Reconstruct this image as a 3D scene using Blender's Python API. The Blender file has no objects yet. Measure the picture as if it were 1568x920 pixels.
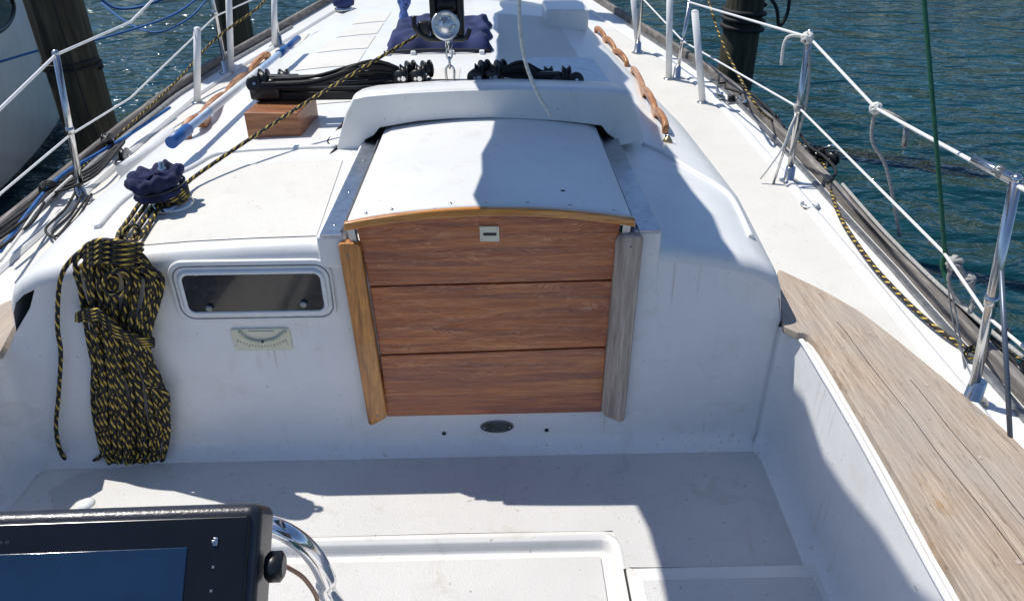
import bpy, bmesh, math, random
from mathutils import Vector, Matrix, Euler
random.seed(7)
S=bpy.context.scene
# ---------------------------------------------------------------- camera
FPX=1132.0
cam_rot=Euler((math.radians(59.8),0,math.radians(-1.18))).to_matrix() @ Matrix.Rotation(math.radians(-0.35),3,'Z')
cd=bpy.data.cameras.new("camera"); cam=bpy.data.objects.new("camera",cd)
S.collection.objects.link(cam); S.camera=cam
cam.rotation_euler=cam_rot.to_euler(); cam.location=(0,0,0)
cd.sensor_width=36; cd.lens=36*FPX/1568; cd.clip_start=0.02; cd.clip_end=3000
def ray(px,py): return cam_rot @ Vector(((px-784)/FPX,(460-py)/FPX,-1))
def P(px,py,x=None,y=None,z=None):
    d=ray(px,py)
    t = z/d.z if z is not None else (y/d.y if y is not None else x/d.x)
    return d*t
# ---------------------------------------------------------------- shape laws
def interp(T,v):
    if v<=T[0][0]: return T[0][1]
    for a,b in zip(T,T[1:]):
        if v<=b[0]:
            k=(v-a[0])/(b[0]-a[0]); return a[1]+k*(b[1]-a[1])
    return T[-1][1]
XC=-0.22
def zd(y): return -1.10+0.019*(max(y,1.3)-1.3)**2
def zc(y): return -0.765+0.012*(y-1.6)-(0.25*(y-5.1) if y>5.1 else 0)
WT=[(1.6,1),(2.1,1.045),(2.8,1.03),(3.7,.95),(4.9,.86),(6.0,.6)]
BT=[(-2,1.05),(-.5,1.28),(.5,1.40),(1.0,1.445),(1.4,1.47),(2.0,1.492),(2.75,1.495),(3.3,1.475),(3.78,1.43),(4.2,1.335),(4.6,1.20),(5.0,1.06),(5.48,.88),(6.5,.42),(7.3,.02)]
SEC=[(0,0),(.2,-.002),(.35,-.007),(.5,-.015),(.6,-.024),(.7,-.036),(.78,-.049),(.85,-.068),(.89,-.088),(.915,-.11),(.93,-.14),(.94,-.19),(.945,-.25),(.95,-.36)]
def wid(y,side): return interp(WT,y)*(1.06 if side<0 else 1.0)
def bm_(y): return interp(BT,y)
def fcab(x,y):
    d=x-XC; s=abs(d)/wid(y,1 if d>0 else -1)
    if s>=.95 or y<1.6: return zd(y)
    return max(zc(y)+interp(SEC,s),zd(y))
def PS(px,py,f=fcab,off=0):
    d=ray(px,py); t=.6; pt=t
    while t<14:
        q=d*t
        if q.z<f(q.x,q.y)+off:
            a,b=pt,t
            for _ in range(20):
                m=(a+b)/2; q=d*m
                if q.z<f(q.x,q.y)+off: b=m
                else: a=m
            return d*a
        pt=t; t+=.02
    return d*t
def fdeck(x,y): return zd(y)
# ---------------------------------------------------------------- materials
def nt(name):
    m=bpy.data.materials.new(name); m.use_nodes=True
    N=m.node_tree.nodes; L=m.node_tree.links; return m,N,L,N["Principled BSDF"]
def coords(N,L,scale=(1,1,1),kind='Object',rot=(0,0,0)):
    tc=N.new('ShaderNodeTexCoord'); mp=N.new('ShaderNodeMapping'); mp.inputs['Scale'].default_value=scale; mp.inputs['Rotation'].default_value=rot
    L.new(tc.outputs[kind],mp.inputs[0]); return mp.outputs[0]
def noise(N,L,vec,sc,det=4,rough=.5,dist=0):
    n=N.new('ShaderNodeTexNoise'); n.inputs['Scale'].default_value=sc; n.inputs['Detail'].default_value=det
    n.inputs['Roughness'].default_value=rough; n.inputs['Distortion'].default_value=dist
    L.new(vec,n.inputs['Vector']); return n.outputs['Fac']
def ramp(N,L,fac,stops):
    r=N.new('ShaderNodeValToRGB'); e=r.color_ramp.elements
    while len(e)<len(stops): e.new(.5)
    for i,(p,c) in enumerate(stops):
        e[i].position=p; e[i].color=(*c,1)
    L.new(fac,r.inputs[0]); return r.outputs[0]
def bump(N,L,B,h,st,dist=.01):
    b=N.new('ShaderNodeBump'); b.inputs['Strength'].default_value=st; b.inputs['Distance'].default_value=dist
    L.new(h,b.inputs['Height']); L.new(b.outputs[0],B.inputs['Normal'])
def mixc(N,L,f,a,b,mode='MIX'):
    m=N.new('ShaderNodeMix'); m.data_type='RGBA'; m.blend_type=mode
    if isinstance(f,float): m.inputs[0].default_value=f
    else: L.new(f,m.inputs[0])
    for s,v in ((6,a),(7,b)):
        if isinstance(v,tuple): m.inputs[s].default_value=(*v,1)
        else: L.new(v,m.inputs[s])
    return m.outputs[2]
def simple(name,col,rough=.5,metal=0,var=.12,sc=20,bst=.0,bsc=200,coat=0,spec=.5):
    m,N,L,B=nt(name); v=coords(N,L)
    f=noise(N,L,v,sc,5)
    d=tuple(max(0,c*(1-var)) for c in col); l=tuple(min(1,c*(1+var)) for c in col)
    L.new(ramp(N,L,f,[(.3,d),(.7,l)]),B.inputs['Base Color'])
    B.inputs['Roughness'].default_value=rough; B.inputs['Metallic'].default_value=metal
    B.inputs['Coat Weight'].default_value=coat; B.inputs['Specular IOR Level'].default_value=spec
    if bst: bump(N,L,B,noise(N,L,v,bsc,3),bst,.002)
    return m
def gelcoat(name,col,nonskid=False,dirt=.5,streak=.0):
    m,N,L,B=nt(name); v=coords(N,L)
    big=noise(N,L,v,3.5,7,.65)
    c=ramp(N,L,big,[(.3,tuple(x*.92 for x in col)),(.62,col)])
    sp=noise(N,L,v,85,2,.5)
    spm=ramp(N,L,sp,[(.0,(0,0,0)),(.695,(0,0,0)),(.77,(1,1,1))])
    c=mixc(N,L,spm,c,tuple(x*f for x,f in zip(col,(.55,.52,.45))))
    sc_=noise(N,L,coords(N,L,(1,1,1),rot=(.4,.3,.7)),9,8,.75,.8)
    scm=ramp(N,L,sc_,[(.0,(0,0,0)),(.54,(0,0,0)),(.72,(dirt*.85,)*3)])
    c=mixc(N,L,scm,c,tuple(x*f for x,f in zip(col,(.76,.73,.66))))
    if streak:
        st=noise(N,L,coords(N,L,(75,75,3.2)),1.0,4,.6)
        area=noise(N,L,coords(N,L,(1,1,1)),4.5,3,.5)
        stm=ramp(N,L,st,[(.0,(0,0,0)),(.58,(0,0,0)),(.68,(1,1,1))])
        arm=ramp(N,L,area,[(.0,(0,0,0)),(.48,(0,0,0)),(.66,(streak,)*3)])
        mm=mixc(N,L,1.0,stm,arm,'MULTIPLY')
        c=mixc(N,L,mm,c,tuple(x*f for x,f in zip(col,(.58,.52,.44))))
    L.new(c,B.inputs['Base Color'])
    B.inputs['Roughness'].default_value=.55 if nonskid else .32
    if nonskid:
        vo=N.new('ShaderNodeTexVoronoi'); vo.inputs['Scale'].default_value=320; L.new(v,vo.inputs['Vector'])
        bump(N,L,B,vo.outputs['Distance'],.35,.002)
    else: bump(N,L,B,noise(N,L,v,14,4),.14,.01)
    return m
GEL=gelcoat("gelcoat_white",(.79,.79,.775),False,.55)
GELB=gelcoat("gelcoat_bulkhead",(.81,.81,.81),False,.65,.65)
GEL2=gelcoat("gelcoat_warm",(.76,.745,.71),False,.8)
NSK=gelcoat("nonskid_cream",(.71,.69,.635),True,.5)
NSK2=gelcoat("nonskid_cockpit",(.62,.61,.59),True,1.0)
def wood(name,stops,scale,rough=.4,coat=0,bst=.3,crack=False,wet=0,rot=(0,0,0),fine=.55):
    m,N,L,B=nt(name); v=coords(N,L,scale,rot=rot)
    f=noise(N,L,v,1.0,7,.6,1.2)
    f2=noise(N,L,v,4.0,4,.7,.2)
    c=ramp(N,L,f,stops)
    c=mixc(N,L,ramp(N,L,f2,[(.40,(0,0,0)),(.62,(fine,)*3)]),c,stops[0][1])
    if crack:
        g=noise(N,L,v,1.3,3,.5,.3)
        cm=ramp(N,L,g,[(.486,(0,0,0)),(.5,(.85,.85,.85)),(.514,(0,0,0))])
        c=mixc(N,L,cm,c,tuple(x*.40 for x in stops[0][1]))
        pt=noise(N,L,coords(N,L,(3,1,1)),7,5,.7)
        c=mixc(N,L,ramp(N,L,pt,[(.58,(0,0,0)),(.68,(.7,.7,.7))]),c,(.34,.20,.08))
        gy=noise(N,L,coords(N,L),4,4,.6)
        c=mixc(N,L,ramp(N,L,gy,[(.36,(.05,.05,.05)),(.60,(.62,.62,.62))]),c,(.38,.34,.30))
    L.new(c,B.inputs['Base Color']); B.inputs['Roughness'].default_value=rough
    B.inputs['Coat Weight'].default_value=coat; B.inputs['Coat Roughness'].default_value=.05
    bump(N,L,B,f2,bst,.002)
    if wet:
        B.inputs['Coat IOR'].default_value=1.6; B.inputs['Coat Roughness'].default_value=.02
        w=noise(N,L,coords(N,L,(7,5,30)),1.1,3,.55,1.6)
        b=N.new('ShaderNodeBump'); b.inputs['Strength'].default_value=wet; b.inputs['Distance'].default_value=.030
        L.new(w,b.inputs['Height']); L.new(b.outputs[0],B.inputs['Coat Normal'])
    return m
W_BOARD=wood("varnished_mahogany",[(.30,(.19,.038,.007)),(.47,(.40,.098,.017)),(.62,(.56,.165,.030)),(.76,(.68,.245,.055))],(2.2,20,46),.40,1.0,.15,wet=1.0,fine=.38)
W_ORANGE=wood("varnished_teak_orange",[(.3,(.19,.06,.015)),(.5,(.60,.23,.042)),(.7,(.80,.37,.085))],(50,50,4),.35,.7,.3)
W_ORX=wood("varnished_teak_trim",[(.3,(.34,.12,.02)),(.5,(.64,.27,.05)),(.7,(.76,.37,.09))],(3,50,50),.3,.6,.2)
W_GREY=wood("weathered_teak_grey",[(.3,(.27,.21,.17)),(.5,(.47,.385,.32)),(.7,(.62,.52,.44))],(60,60,4),.75,0,.6)
W_COAM=wood("weathered_teak_coaming",[(.25,(.28,.20,.14)),(.5,(.50,.39,.29)),(.75,(.64,.53,.41))],(60,2.6,20),.8,0,.8,crack=True,rot=(0,0,math.radians(-17)),fine=.6)
W_BOX=wood("oiled_teak_block",[(.3,(.14,.045,.015)),(.5,(.30,.11,.04)),(.7,(.46,.20,.08))],(3,12,40),.5,.2,.3)
W_RAIL=wood("flaking_teak_rail",[(.3,(.18,.06,.02)),(.5,(.50,.21,.06)),(.7,(.60,.40,.24))],(40,8,40),.5,.3,.4)
W_TOE=wood("grey_toe_rail_teak",[(.3,(.09,.08,.075)),(.5,(.20,.185,.17)),(.7,(.34,.31,.285))],(30,3,30),.8,0,.6)
STEEL=simple("stainless_steel",(.60,.60,.60),.2,1,.08,30)
ALU=simple("brushed_aluminium",(.60,.61,.62),.42,1,.10,40)
RAILM=simple("slide_rail_metal",(.44,.46,.49),.32,1,.18,40)
DALU=simple("dull_grey_metal",(.26,.27,.28),.45,.7,.25,40,.2)
BLK=simple("black_plastic",(.011,.011,.012),.35,0,.2,30)
BLKM=simple("black_anodised",(.015,.015,.017),.4,.3,.2,30)
WHP=simple("white_plastic",(.76,.77,.77),.35,0,.06,20)
WROPE=simple("white_rope",(.66,.65,.61),.8,0,.2,160,.6,260)
GROPE=simple("grey_rope",(.36,.35,.33),.85,0,.3,160,.6,260)
BROPE=simple("blue_rope",(.02,.12,.36),.8,0,.4,120,.6,260)
KROPE=simple("black_rope",(.011,.011,.012),.7,0,.3,120,.5,260)
GRN=simple("green_rope",(.010,.11,.06),.7,0,.3,120,.4,260)
NAVY=simple("navy_canvas",(.010,.016,.065),.9,0,.45,25,.9,90)
NAVYL=simple("navy_hatch_canvas",(.013,.025,.10),.85,0,.35,12,.6,60)
BLUEP=simple("blue_plastic",(.02,.10,.32),.4,0,.1,20)
LBLUE=simple("pale_blue_tube",(.42,.56,.76),.4,0,.1,20)
CREAM=simple("cream_plastic",(.72,.68,.52),.4,0,.06,20)
BRNZ=simple("bronze_patina",(.08,.095,.09),.45,.5,.35,60,.4)
DARKGAP=simple("gap_shade_and_seam",(.025,.025,.025),.8,0,.2,20)  # near-black paints the shade in gaps and hood interior; also colours plank seams
MAROON=simple("maroon_shadow_line",(.09,.012,.015),.5,0,.2,20)
def glassmat(name,col,rough=.06):
    m,N,L,B=nt(name); v=coords(N,L)
    f=noise(N,L,v,14,4)
    L.new(ramp(N,L,f,[(.3,tuple(c*.6 for c in col)),(.7,col)]),B.inputs['Base Color'])
    L.new(ramp(N,L,noise(N,L,v,60,5),[(.4,(rough,)*3),(.8,(rough+.16,)*3)]),B.inputs['Roughness'])
    B.inputs['Coat Weight'].default_value=.4; B.inputs['Coat Roughness'].default_value=.03
    return m
GLASS=glassmat("smoked_acrylic",(.014,.012,.014),.10)
SCREEN=glassmat("screen_glass",(.010,.035,.085),.05)  # blue base colour paints in the reflected sky
BEZ=simple("bezel_black",(.007,.007,.009),.2,0,.2,30)
HOUS=simple("housing_dark_grey",(.028,.029,.038),.3,0,.15,40,.15,400)
def ropemat():
    m,N,L,B=nt("black_yellow_rope")
    tc=N.new('ShaderNodeTexCoord'); sx=N.new('ShaderNodeSeparateXYZ'); L.new(tc.outputs['UV'],sx.inputs[0])
    def mth(op,a,b=None,c=None):
        n=N.new('ShaderNodeMath'); n.operation=op
        for i,v in enumerate((a,b,c)):
            if v is None: continue
            if isinstance(v,(int,float)): n.inputs[i].default_value=v
            else: L.new(v,n.inputs[i])
        return n.outputs[0]
    k=30.0
    a=mth('FRACT',mth('ADD',mth('MULTIPLY',sx.outputs[0],k),mth('MULTIPLY',sx.outputs[1],2)))
    b=mth('FRACT',mth('SUBTRACT',mth('MULTIPLY',sx.outputs[0],k*.5),mth('MULTIPLY',sx.outputs[1],1)))
    y=mth('MULTIPLY',mth('LESS_THAN',a,.29),mth('LESS_THAN',b,.74))
    v=coords(N,L); nz=noise(N,L,v,90,3)
    dark=ramp(N,L,nz,[(.3,(.007,.007,.007)),(.7,(.026,.025,.022))])
    yel=ramp(N,L,nz,[(.3,(.42,.28,.03)),(.7,(.80,.57,.13))])
    L.new(mixc(N,L,y,dark,yel),B.inputs['Base Color']); B.inputs['Roughness'].default_value=.75
    w=mth('SINE',mth('MULTIPLY',mth('ADD',mth('MULTIPLY',sx.outputs[0],90),mth('MULTIPLY',sx.outputs[1],4)),6.283))
    bump(N,L,B,w,.5,.0015)
    return m
YROPE=ropemat()
def watermat():
    m,N,L,B=nt("harbour_water")
    v=coords(N,L,(1,1,1))
    v2=coords(N,L,(1.0,1.5,1),rot=(0,0,.25))
    big=noise(N,L,v,.25,3)
    L.new(ramp(N,L,big,[(.35,(.004,.034,.044)),(.65,(.006,.050,.068))]),B.inputs['Base Color'])
    B.inputs['Roughness'].default_value=.06; B.inputs['IOR'].default_value=1.33; B.inputs['Specular IOR Level'].default_value=.45
    n1=noise(N,L,v2,1.0,2,.5,.5); n2=noise(N,L,v2,3.4,3,.5,.5)
    ad=N.new('ShaderNodeMath'); ad.operation='MULTIPLY_ADD'; L.new(n2,ad.inputs[0]); ad.inputs[1].default_value=.28; L.new(n1,ad.inputs[2])
    bump(N,L,B,ad.outputs[0],1.0,.40)
    return m
WATER=watermat()
def pilemat():
    m,N,L,B=nt("weathered_piling"); v=coords(N,L,(18,18,1.5)); f=noise(N,L,v,1.2,8,.65,.4)
    c=ramp(N,L,f,[(.3,(.014,.012,.008)),(.52,(.050,.045,.027)),(.75,(.115,.10,.062))])
    tc=N.new('ShaderNodeTexCoord'); sx=N.new('ShaderNodeSeparateXYZ'); L.new(tc.outputs['Object'],sx.inputs[0])
    mr=N.new('ShaderNodeMapRange'); mr.inputs[1].default_value=-1.5; mr.inputs[2].default_value=-2.1
    L.new(sx.outputs[2],mr.inputs[0])
    c=mixc(N,L,mr.outputs[0],c,(.008,.014,.008))
    L.new(c,B.inputs['Base Color']); B.inputs['Roughness'].default_value=.85; bump(N,L,B,f,.9,.02); return m
PILE=pilemat()
# ---------------------------------------------------------------- mesh helpers
def E(name):
    o=bpy.data.objects.new(name,None); S.collection.objects.link(o); return o
def mk(name,V,F,mat,parent=None,smooth=False,uv=None,bevel=0,seg=2,solid=0):
    me=bpy.data.meshes.new(name); me.from_pydata([tuple(v) for v in V],[],F); me.materials.append(mat)
    bm=bmesh.new(); bm.from_mesh(me); bmesh.ops.recalc_face_normals(bm,faces=bm.faces); bm.to_mesh(me); bm.free()
    if smooth:
        for p in me.polygons: p.use_smooth=True
    o=bpy.data.objects.new(name,me); S.collection.objects.link(o)
    if bevel:
        b=o.modifiers.new("b",'BEVEL'); b.width=bevel; b.segments=seg; b.limit_method='ANGLE'; b.angle_limit=math.radians(35)
        for p in me.polygons: p.use_smooth=True
        w=o.modifiers.new("w",'WEIGHTED_NORMAL'); w.keep_sharp=False
    if parent: o.parent=parent
    return o
def sheet(name,V,F,mat,parent=None,smooth=True):
    me=bpy.data.meshes.new(name); me.from_pydata([tuple(v) for v in V],[],F); me.materials.append(mat)
    if smooth:
        for p in me.polygons: p.use_smooth=True
    o=bpy.data.objects.new(name,me); S.collection.objects.link(o)
    if parent: o.parent=parent
    return o
def gridF(n,m,closed=False):
    F=[]
    for i in range(n-1):
        for j in range(m if closed else m-1):
            k=(j+1)%m; F.append((i*m+j,i*m+k,(i+1)*m+k,(i+1)*m+j))
    return F
def extrude(name,pts,vec,mat,parent=None,bevel=0,seg=2):
    n=len(pts); vec=Vector(vec); V=[Vector(p) for p in pts]+[Vector(p)+vec for p in pts]
    F=[tuple(range(n)),tuple(range(2*n-1,n-1,-1))]+[(i,(i+1)%n,n+(i+1)%n,n+i) for i in range(n)]
    return mk(name,V,F,mat,parent,bevel=bevel,seg=seg)
def box(name,lo,hi,mat,parent=None,bevel=.002,seg=2,rot=None):
    lo=Vector(lo);hi=Vector(hi)
    V=[Vector((x,y,z)) for x in(lo.x,hi.x) for y in(lo.y,hi.y) for z in(lo.z,hi.z)]
    if rot:
        c=(lo+hi)/2; V=[c+rot@(v-c) for v in V]
    F=[(0,1,3,2),(4,6,7,5),(0,4,5,1),(2,3,7,6),(0,2,6,4),(1,5,7,3)]
    return mk(name,V,F,mat,parent,bevel=bevel,seg=seg)
def cr(pts,n=6,closed=False):
    pts=[Vector(p) for p in pts]; N=len(pts); out=[]
    rng=range(N) if closed else range(N-1)
    for i in rng:
        if closed: a,b,c,d=pts[i-1],pts[i],pts[(i+1)%N],pts[(i+2)%N]
        else: a,b,c,d=pts[max(i-1,0)],pts[i],pts[i+1],pts[min(i+2,N-1)]
        for k in range(n):
            t=k/n
            out.append(.5*((2*b)+(c-a)*t+(2*a-5*b+4*c-d)*t*t+(3*b-a-3*c+d)*t**3))
    if not closed: out.append(pts[-1])
    return out
def tube(name,pts,r,mat,parent=None,sm=6,closed=False,sides=8,caps=True):
    if sm: pts=cr(pts,sm,closed)
    else: pts=[Vector(p) for p in pts]
    n=len(pts); V=[];L=[0]
    nrm=None
    for i,p in enumerate(pts):
        if closed: t=pts[(i+1)%n]-pts[i-1]
        else: t=pts[min(i+1,n-1)]-pts[max(i-1,0)]
        if t.length<1e-9: t=Vector((0,0,1))
        t.normalize()
        if nrm is None:
            nrm=t.orthogonal().normalized()
        nrm=(nrm-t*nrm.dot(t))
        if nrm.length<1e-6: nrm=t.orthogonal()
        nrm.normalize(); bn=t.cross(nrm)
        for k in range(sides):
            a=2*math.pi*k/sides; V.append(p+nrm*(math.cos(a)*r)+bn*(math.sin(a)*r))
        if i: L.append(L[-1]+(pts[i]-pts[i-1]).length)
    F=[];U=[]
    rg=n if closed else n-1
    for i in range(rg):
        j=(i+1)%n; l1=L[i]; l2=L[i+1] if i+1<n else L[i]+(pts[0]-pts[-1]).length
        for k in range(sides):
            k2=(k+1)%sides
            F.append((i*sides+k,i*sides+k2,j*sides+k2,j*sides+k))
            U.append(((l1,k/sides),(l1,(k+1)/sides),(l2,(k+1)/sides),(l2,k/sides)))
    if caps and not closed:
        F.append(tuple(range(sides-1,-1,-1))); U.append([(0,0)]*sides)
        F.append(tuple((n-1)*sides+k for k in range(sides))); U.append([(0,0)]*sides)
    me=bpy.data.meshes.new(name); me.from_pydata([tuple(v) for v in V],[],F); me.materials.append(mat)
    ul=me.uv_layers.new(name="UVMap")
    for p in me.polygons:
        p.use_smooth=len(p.vertices)==4
        for li,u in zip(p.loop_indices,U[p.index]): ul.data[li].uv=u
    o=bpy.data.objects.new(name,me); S.collection.objects.link(o)
    if parent: o.parent=parent
    return o
def cyl(name,a,b,r,mat,parent=None,sides=16):
    return tube(name,[Vector(a),Vector(b)],r,mat,parent,sm=0,sides=sides)
def lathe(name,c,prof,mat,parent=None,n=28,axis=Vector((0,0,1)),jit=0):
    c=Vector(c); q=Vector((0,0,1)).rotation_difference(axis).to_matrix(); V=[]
    for r,z in prof:
        for k in range(n):
            a=2*math.pi*k/n; rr=r*(1+jit*math.sin(a*7+z*60)+jit*.6*math.sin(a*11+1))
            V.append(c+q@Vector((rr*math.cos(a),rr*math.sin(a),z)))
    m=len(prof); F=gridF(m,n,True)+[tuple(range(n-1,-1,-1)),tuple((m-1)*n+k for k in range(n))]
    o=mk(name,V,F,mat,parent,smooth=True)
    for p in o.data.polygons:
        if len(p.vertices)>4: p.use_smooth=False
    return o
def ball(name,c,r,mat,parent=None,sc=(1,1,1)):
    V=[];n=10
    prof=[(r*math.sin(math.pi*i/8)+1e-5,-r*math.cos(math.pi*i/8)) for i in range(9)]
    for rr,z in prof:
        for k in range(n):
            a=2*math.pi*k/n; V.append(Vector(c)+Vector((rr*math.cos(a)*sc[0],rr*math.sin(a)*sc[1],z*sc[2])))
    return mk(name,V,gridF(9,n,True),mat,parent,smooth=True)
def rrect(x0,x1,z0,z1,r,y,n=6):
    out=[]
    for cx,cz,a0 in((x1-r,z1-r,0),(x0+r,z1-r,90),(x0+r,z0+r,180),(x1-r,z0+r,270)):
        for i in range(n+1):
            a=math.radians(a0+90*i/n); out.append(Vector((cx+r*math.cos(a),y,cz+r*math.sin(a))))
    return out
def patch(name,c,mat,parent,n=24,m=24,f=fcab,off=.0022):
    V=[]
    for i in range(n):
        for j in range(m):
            u=i/(n-1);v=j/(m-1)
            a=Vector(c[0]).lerp(Vector(c[1]),u); b=Vector(c[3]).lerp(Vector(c[2]),u); q=a.lerp(b,v)
            V.append((q.x,q.y,f(q.x,q.y)+off))
    return sheet(name,V,gridF(n,m),mat,parent)
def block(name,c,r,parent=None,mat=BLK,axis=Vector((1,0,0)),th=.012):
    g=E(name) if parent is None else parent
    c=Vector(c); a=axis.normalized()
    for s in(-1,1):
        lathe("cheek",c+a*(s*th-.003),[(r*.3,-.001),(r,0),(r,.004),(r*.8,.007),(r*.2,.008)],mat,g,20,a)
    lathe("sheave",c-a*th*.7,[(r*.9,0),(r*.7,th*.7),(r*.9,th*1.4)],BLKM,g,20,a)
    cyl("pin",c-a*(th+.008),c+a*(th+.01),r*.18,STEEL,g,10)
    return g
# ================================================================= BOAT BODY
boat=E("sailboat")
ys=[-2+.1*i for i in range(94)]
for sd,nm in((1,"side_deck_starboard"),(-1,"side_deck_port")):
    V=[];m=7
    for y in ys:
        inn=(1.02 if sd>0 else 1.13) if y<1.65 else (.90 if y<4.2 else max(0,.90-(y-4.2)*.7)); b=max(bm_(y),.02)
        inn=min(inn,b*.95)
        for j in range(m):
            d=inn+(b-inn)*j/(m-1); V.append((XC+sd*d,y,zd(y)+(.012 if j==m-1 else 0)))
    sheet(nm,V,gridF(len(ys),m),GEL,boat)
    V=[];m=4; yy=[1.30+.1*i for i in range(36)]
    for y in yy:
        a=max(.5,1.0*wid(y,sd)) if y>1.95 else 1.26-.2*max(0,(y-1.3)/.65); b=bm_(y)-.16
        if a>b-.02:a=b-.02
        for j in range(m):
            V.append((XC+sd*(a+(b-a)*j/(m-1)),y,zd(y)+.004))
    sheet("nonskid_walkway",V,gridF(len(yy),m),NSK,boat)
    def sweep(nm2,prof,mat,y0=-2,y1=7.2):
        V=[];Y=[y0+.1*i for i in range(int((y1-y0)/.1)+1)]
        for y in Y:
            for (o,z) in prof: V.append((XC+sd*(bm_(y)+o),y,zd(y)+z))
        return mk(nm2,V,gridF(len(Y),len(prof),True),mat,boat)
    sweep("toe_rail",[(-.022,0),(-.020,.045),(-.014,.050),(.002,.050),(.006,.046),(.010,-.03)],W_TOE)
    sweep("genoa_track",[(-.052,.004),(-.052,.018),(-.034,.018),(-.034,.004)],DALU,-1,4.9)
    sweep("deck_gutter_lip",[(-.150,.002),(-.138,.012),(-.125,.012),(-.11,.002)],GEL)
    V=[]
    for y in ys:
        for o,z in((.012,-.02),(.012,-.3),(-.03,-.7),(-.12,-1.3)): V.append((XC+sd*max(bm_(y)+o,.0),y,(zd(y)+z) if z>-1 else -2.4))
    sheet("topsides",V,gridF(len(ys),4),GEL,boat)
# coachroof loft
st=[(1.6,-.040),(1.602,-.026),(1.607,-.015),(1.616,-.006),(1.63,-.001),(1.65,0)]+[(1.8+.15*i,0) for i in range(29)]
sl=[(-s,z) for s,z in reversed(SEC)]+SEC[1:]
V=[]
for y,dz in st:
    for s,z in sl:
        w=wid(y,s)
        V.append((XC+s*w,y,max(zc(y)+z+dz,zd(y)-.03)))
sheet("coachroof",V,gridF(len(st),len(sl)),GEL,boat)
def surfline(pts,off=0): return [PS(a,b,fcab,off) for a,b in pts]
tube("moulded_ridge",surfline([(515,226),(440,228),(360,233),(325,240),(285,262),(200,300),(150,350)],.0),.011,GEL,boat)
tube("moulded_ridge",surfline([(985,222),(1010,232),(1060,262),(1105,290),(1125,312),(1150,365)],.0),.010,GEL,boat)
tube("edge_shadow_line",[(XC+.934*wid(y,1)+.003,y,zc(y)-.155) for y in(2.0,2.2,2.4,2.6,2.8,3.0)],.005,MAROON,boat)  # dark red line painted in for the shadow along the cabin edge
def pl(a,b): q=PS(a,b); return (q.x,q.y,0)
patch("nonskid_panel",[pl(205,378),pl(485,362),pl(525,246),pl(318,258)],NSK,boat)
patch("nonskid_panel",[(-.85,2.78,0),(-.15,2.85,0),(-.15,3.3,0),(-.83,3.3,0)],NSK,boat)
patch("nonskid_panel",[(.02,3.0,0),(.42,3.0,0),(.36,4.6,0),(.02,4.6,0)],NSK,boat)
for k in range(4):
    patch("nonskid_panel",[(-.90+.03*k,3.4+.35*k,0),(-.62,3.4+.35*k,0),(-.62,3.7+.35*k,0),(-.89+.03*k,3.7+.35*k,0)],NSK,boat)
# coaming cap outlines
inn=[P(a,b,z=-1.0) for a,b in((1191,416),(1195,462),(1200,500),(1222,510),(1246,520),(1300,606),(1370,724),(1430,832),(1482,920))]+[Vector((.70,.3,-1)),Vector((.69,-.6,-1))]
out=[P(a,b,z=-1.0) for a,b in((1193,413),(1250,440),(1292,463),(1334,490),(1430,567),(1500,626),(1568,688))]+[Vector((1.03,.8,-1)),Vector((1.0,.3,-1)),Vector((.94,-.6,-1))]
IT=sorted([(p.y,p.x) for p in inn[4:]])
def wx(y): return interp(IT,y)-.016
# cockpit liner
path=[(wx(-.6),-.6,-1.02)]+[(wx(y),y,-1.02) for y in(0,.3,.5,.7,.9,1.1,1.25,1.4,1.48,1.52)]
xe_=wx(1.52)
for i in range(1,6):
    a=math.radians(90*i/6); path.append((xe_-.05*(1-math.cos(a)),1.52+.08*math.sin(a),-1.02))
path.append((.722,1.6,-1.005))
nS=len(path)
x=.70
while x>-1.24:
    path.append((x,1.6,fcab(max(x,-1.15),1.66)-.040 if x>-1.16 else -.93-(-1.16-x)*1.2)); x-=.03
nP=len(path)
path.append((-1.255,1.6,-1.055))
for i in range(1,7):
    a=math.radians(90*i/6); path.append((-1.255-.06*math.sin(a),1.6-.1*(1-math.cos(a)),-1.055))
path+=[(-1.32,1.3,-1.055),(-1.31,.9,-1.055),(-1.29,.4,-1.055),(-1.26,-.6,-1.055)]
V=[];R=.055;rows=20;NR=[]
for i,(x,y,zt) in enumerate(path):
    a=Vector(path[max(i-1,0)][:2]);b=Vector(path[min(i+1,len(path)-1)][:2]); t=(b-a).normalized(); nrm=Vector((-t.y,t.x)); NR.append(nrm)
    for k in range(7):
        an=math.radians(15*k); o=R*(1-math.sin(an)); V.append((x+nrm.x*o,y+nrm.y*o,-1.41+R*(1-math.cos(an))))
    z0=-1.41+R
    for k in range(1,rows-6): V.append((x,y,z0+(zt-z0)*k/(rows-7)))
sheet("cockpit_bulkhead_and_coaming",V,gridF(len(path),rows),GELB,boat)
for rg in(range(0,nS),range(nP,len(path))):
    V=[]
    for i in rg:
        x,y,zt=path[i]; V+=[(x,y,zt),(x-NR[i].x*.16,y-NR[i].y*.22,zt)]
    sheet("coaming_flange",V,gridF(len(list(rg)),2),GEL,boat)
tube("coaming_lip",[(p[0],p[1],p[2]) for p in path[:12]],.007,GEL,boat,sm=3)
def sst(v): v=max(0,min(1,v)); return v*v*(3-2*v)
def rr_d(x,y,x0,x1,y0,y1,r):
    cx,cy=(x0+x1)/2,(y0+y1)/2; qx=abs(x-cx)-(x1-x0)/2+r; qy=abs(y-cy)-(y1-y0)/2+r
    return -(min(max(qx,qy),0)+math.hypot(max(qx,0),max(qy,0))-r)
def seath(x,y):
    d=rr_d(x,y,-.82,.268,-.9,1.262,.035)
    h=-1.411-.028*sst(d/.014)+.006*sst(1-abs(d+.012)/.014)
    d2=rr_d(x,y,-.76,.20,-.9,.95,.06)
    return h-.42*sst(d2/.03)
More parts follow.
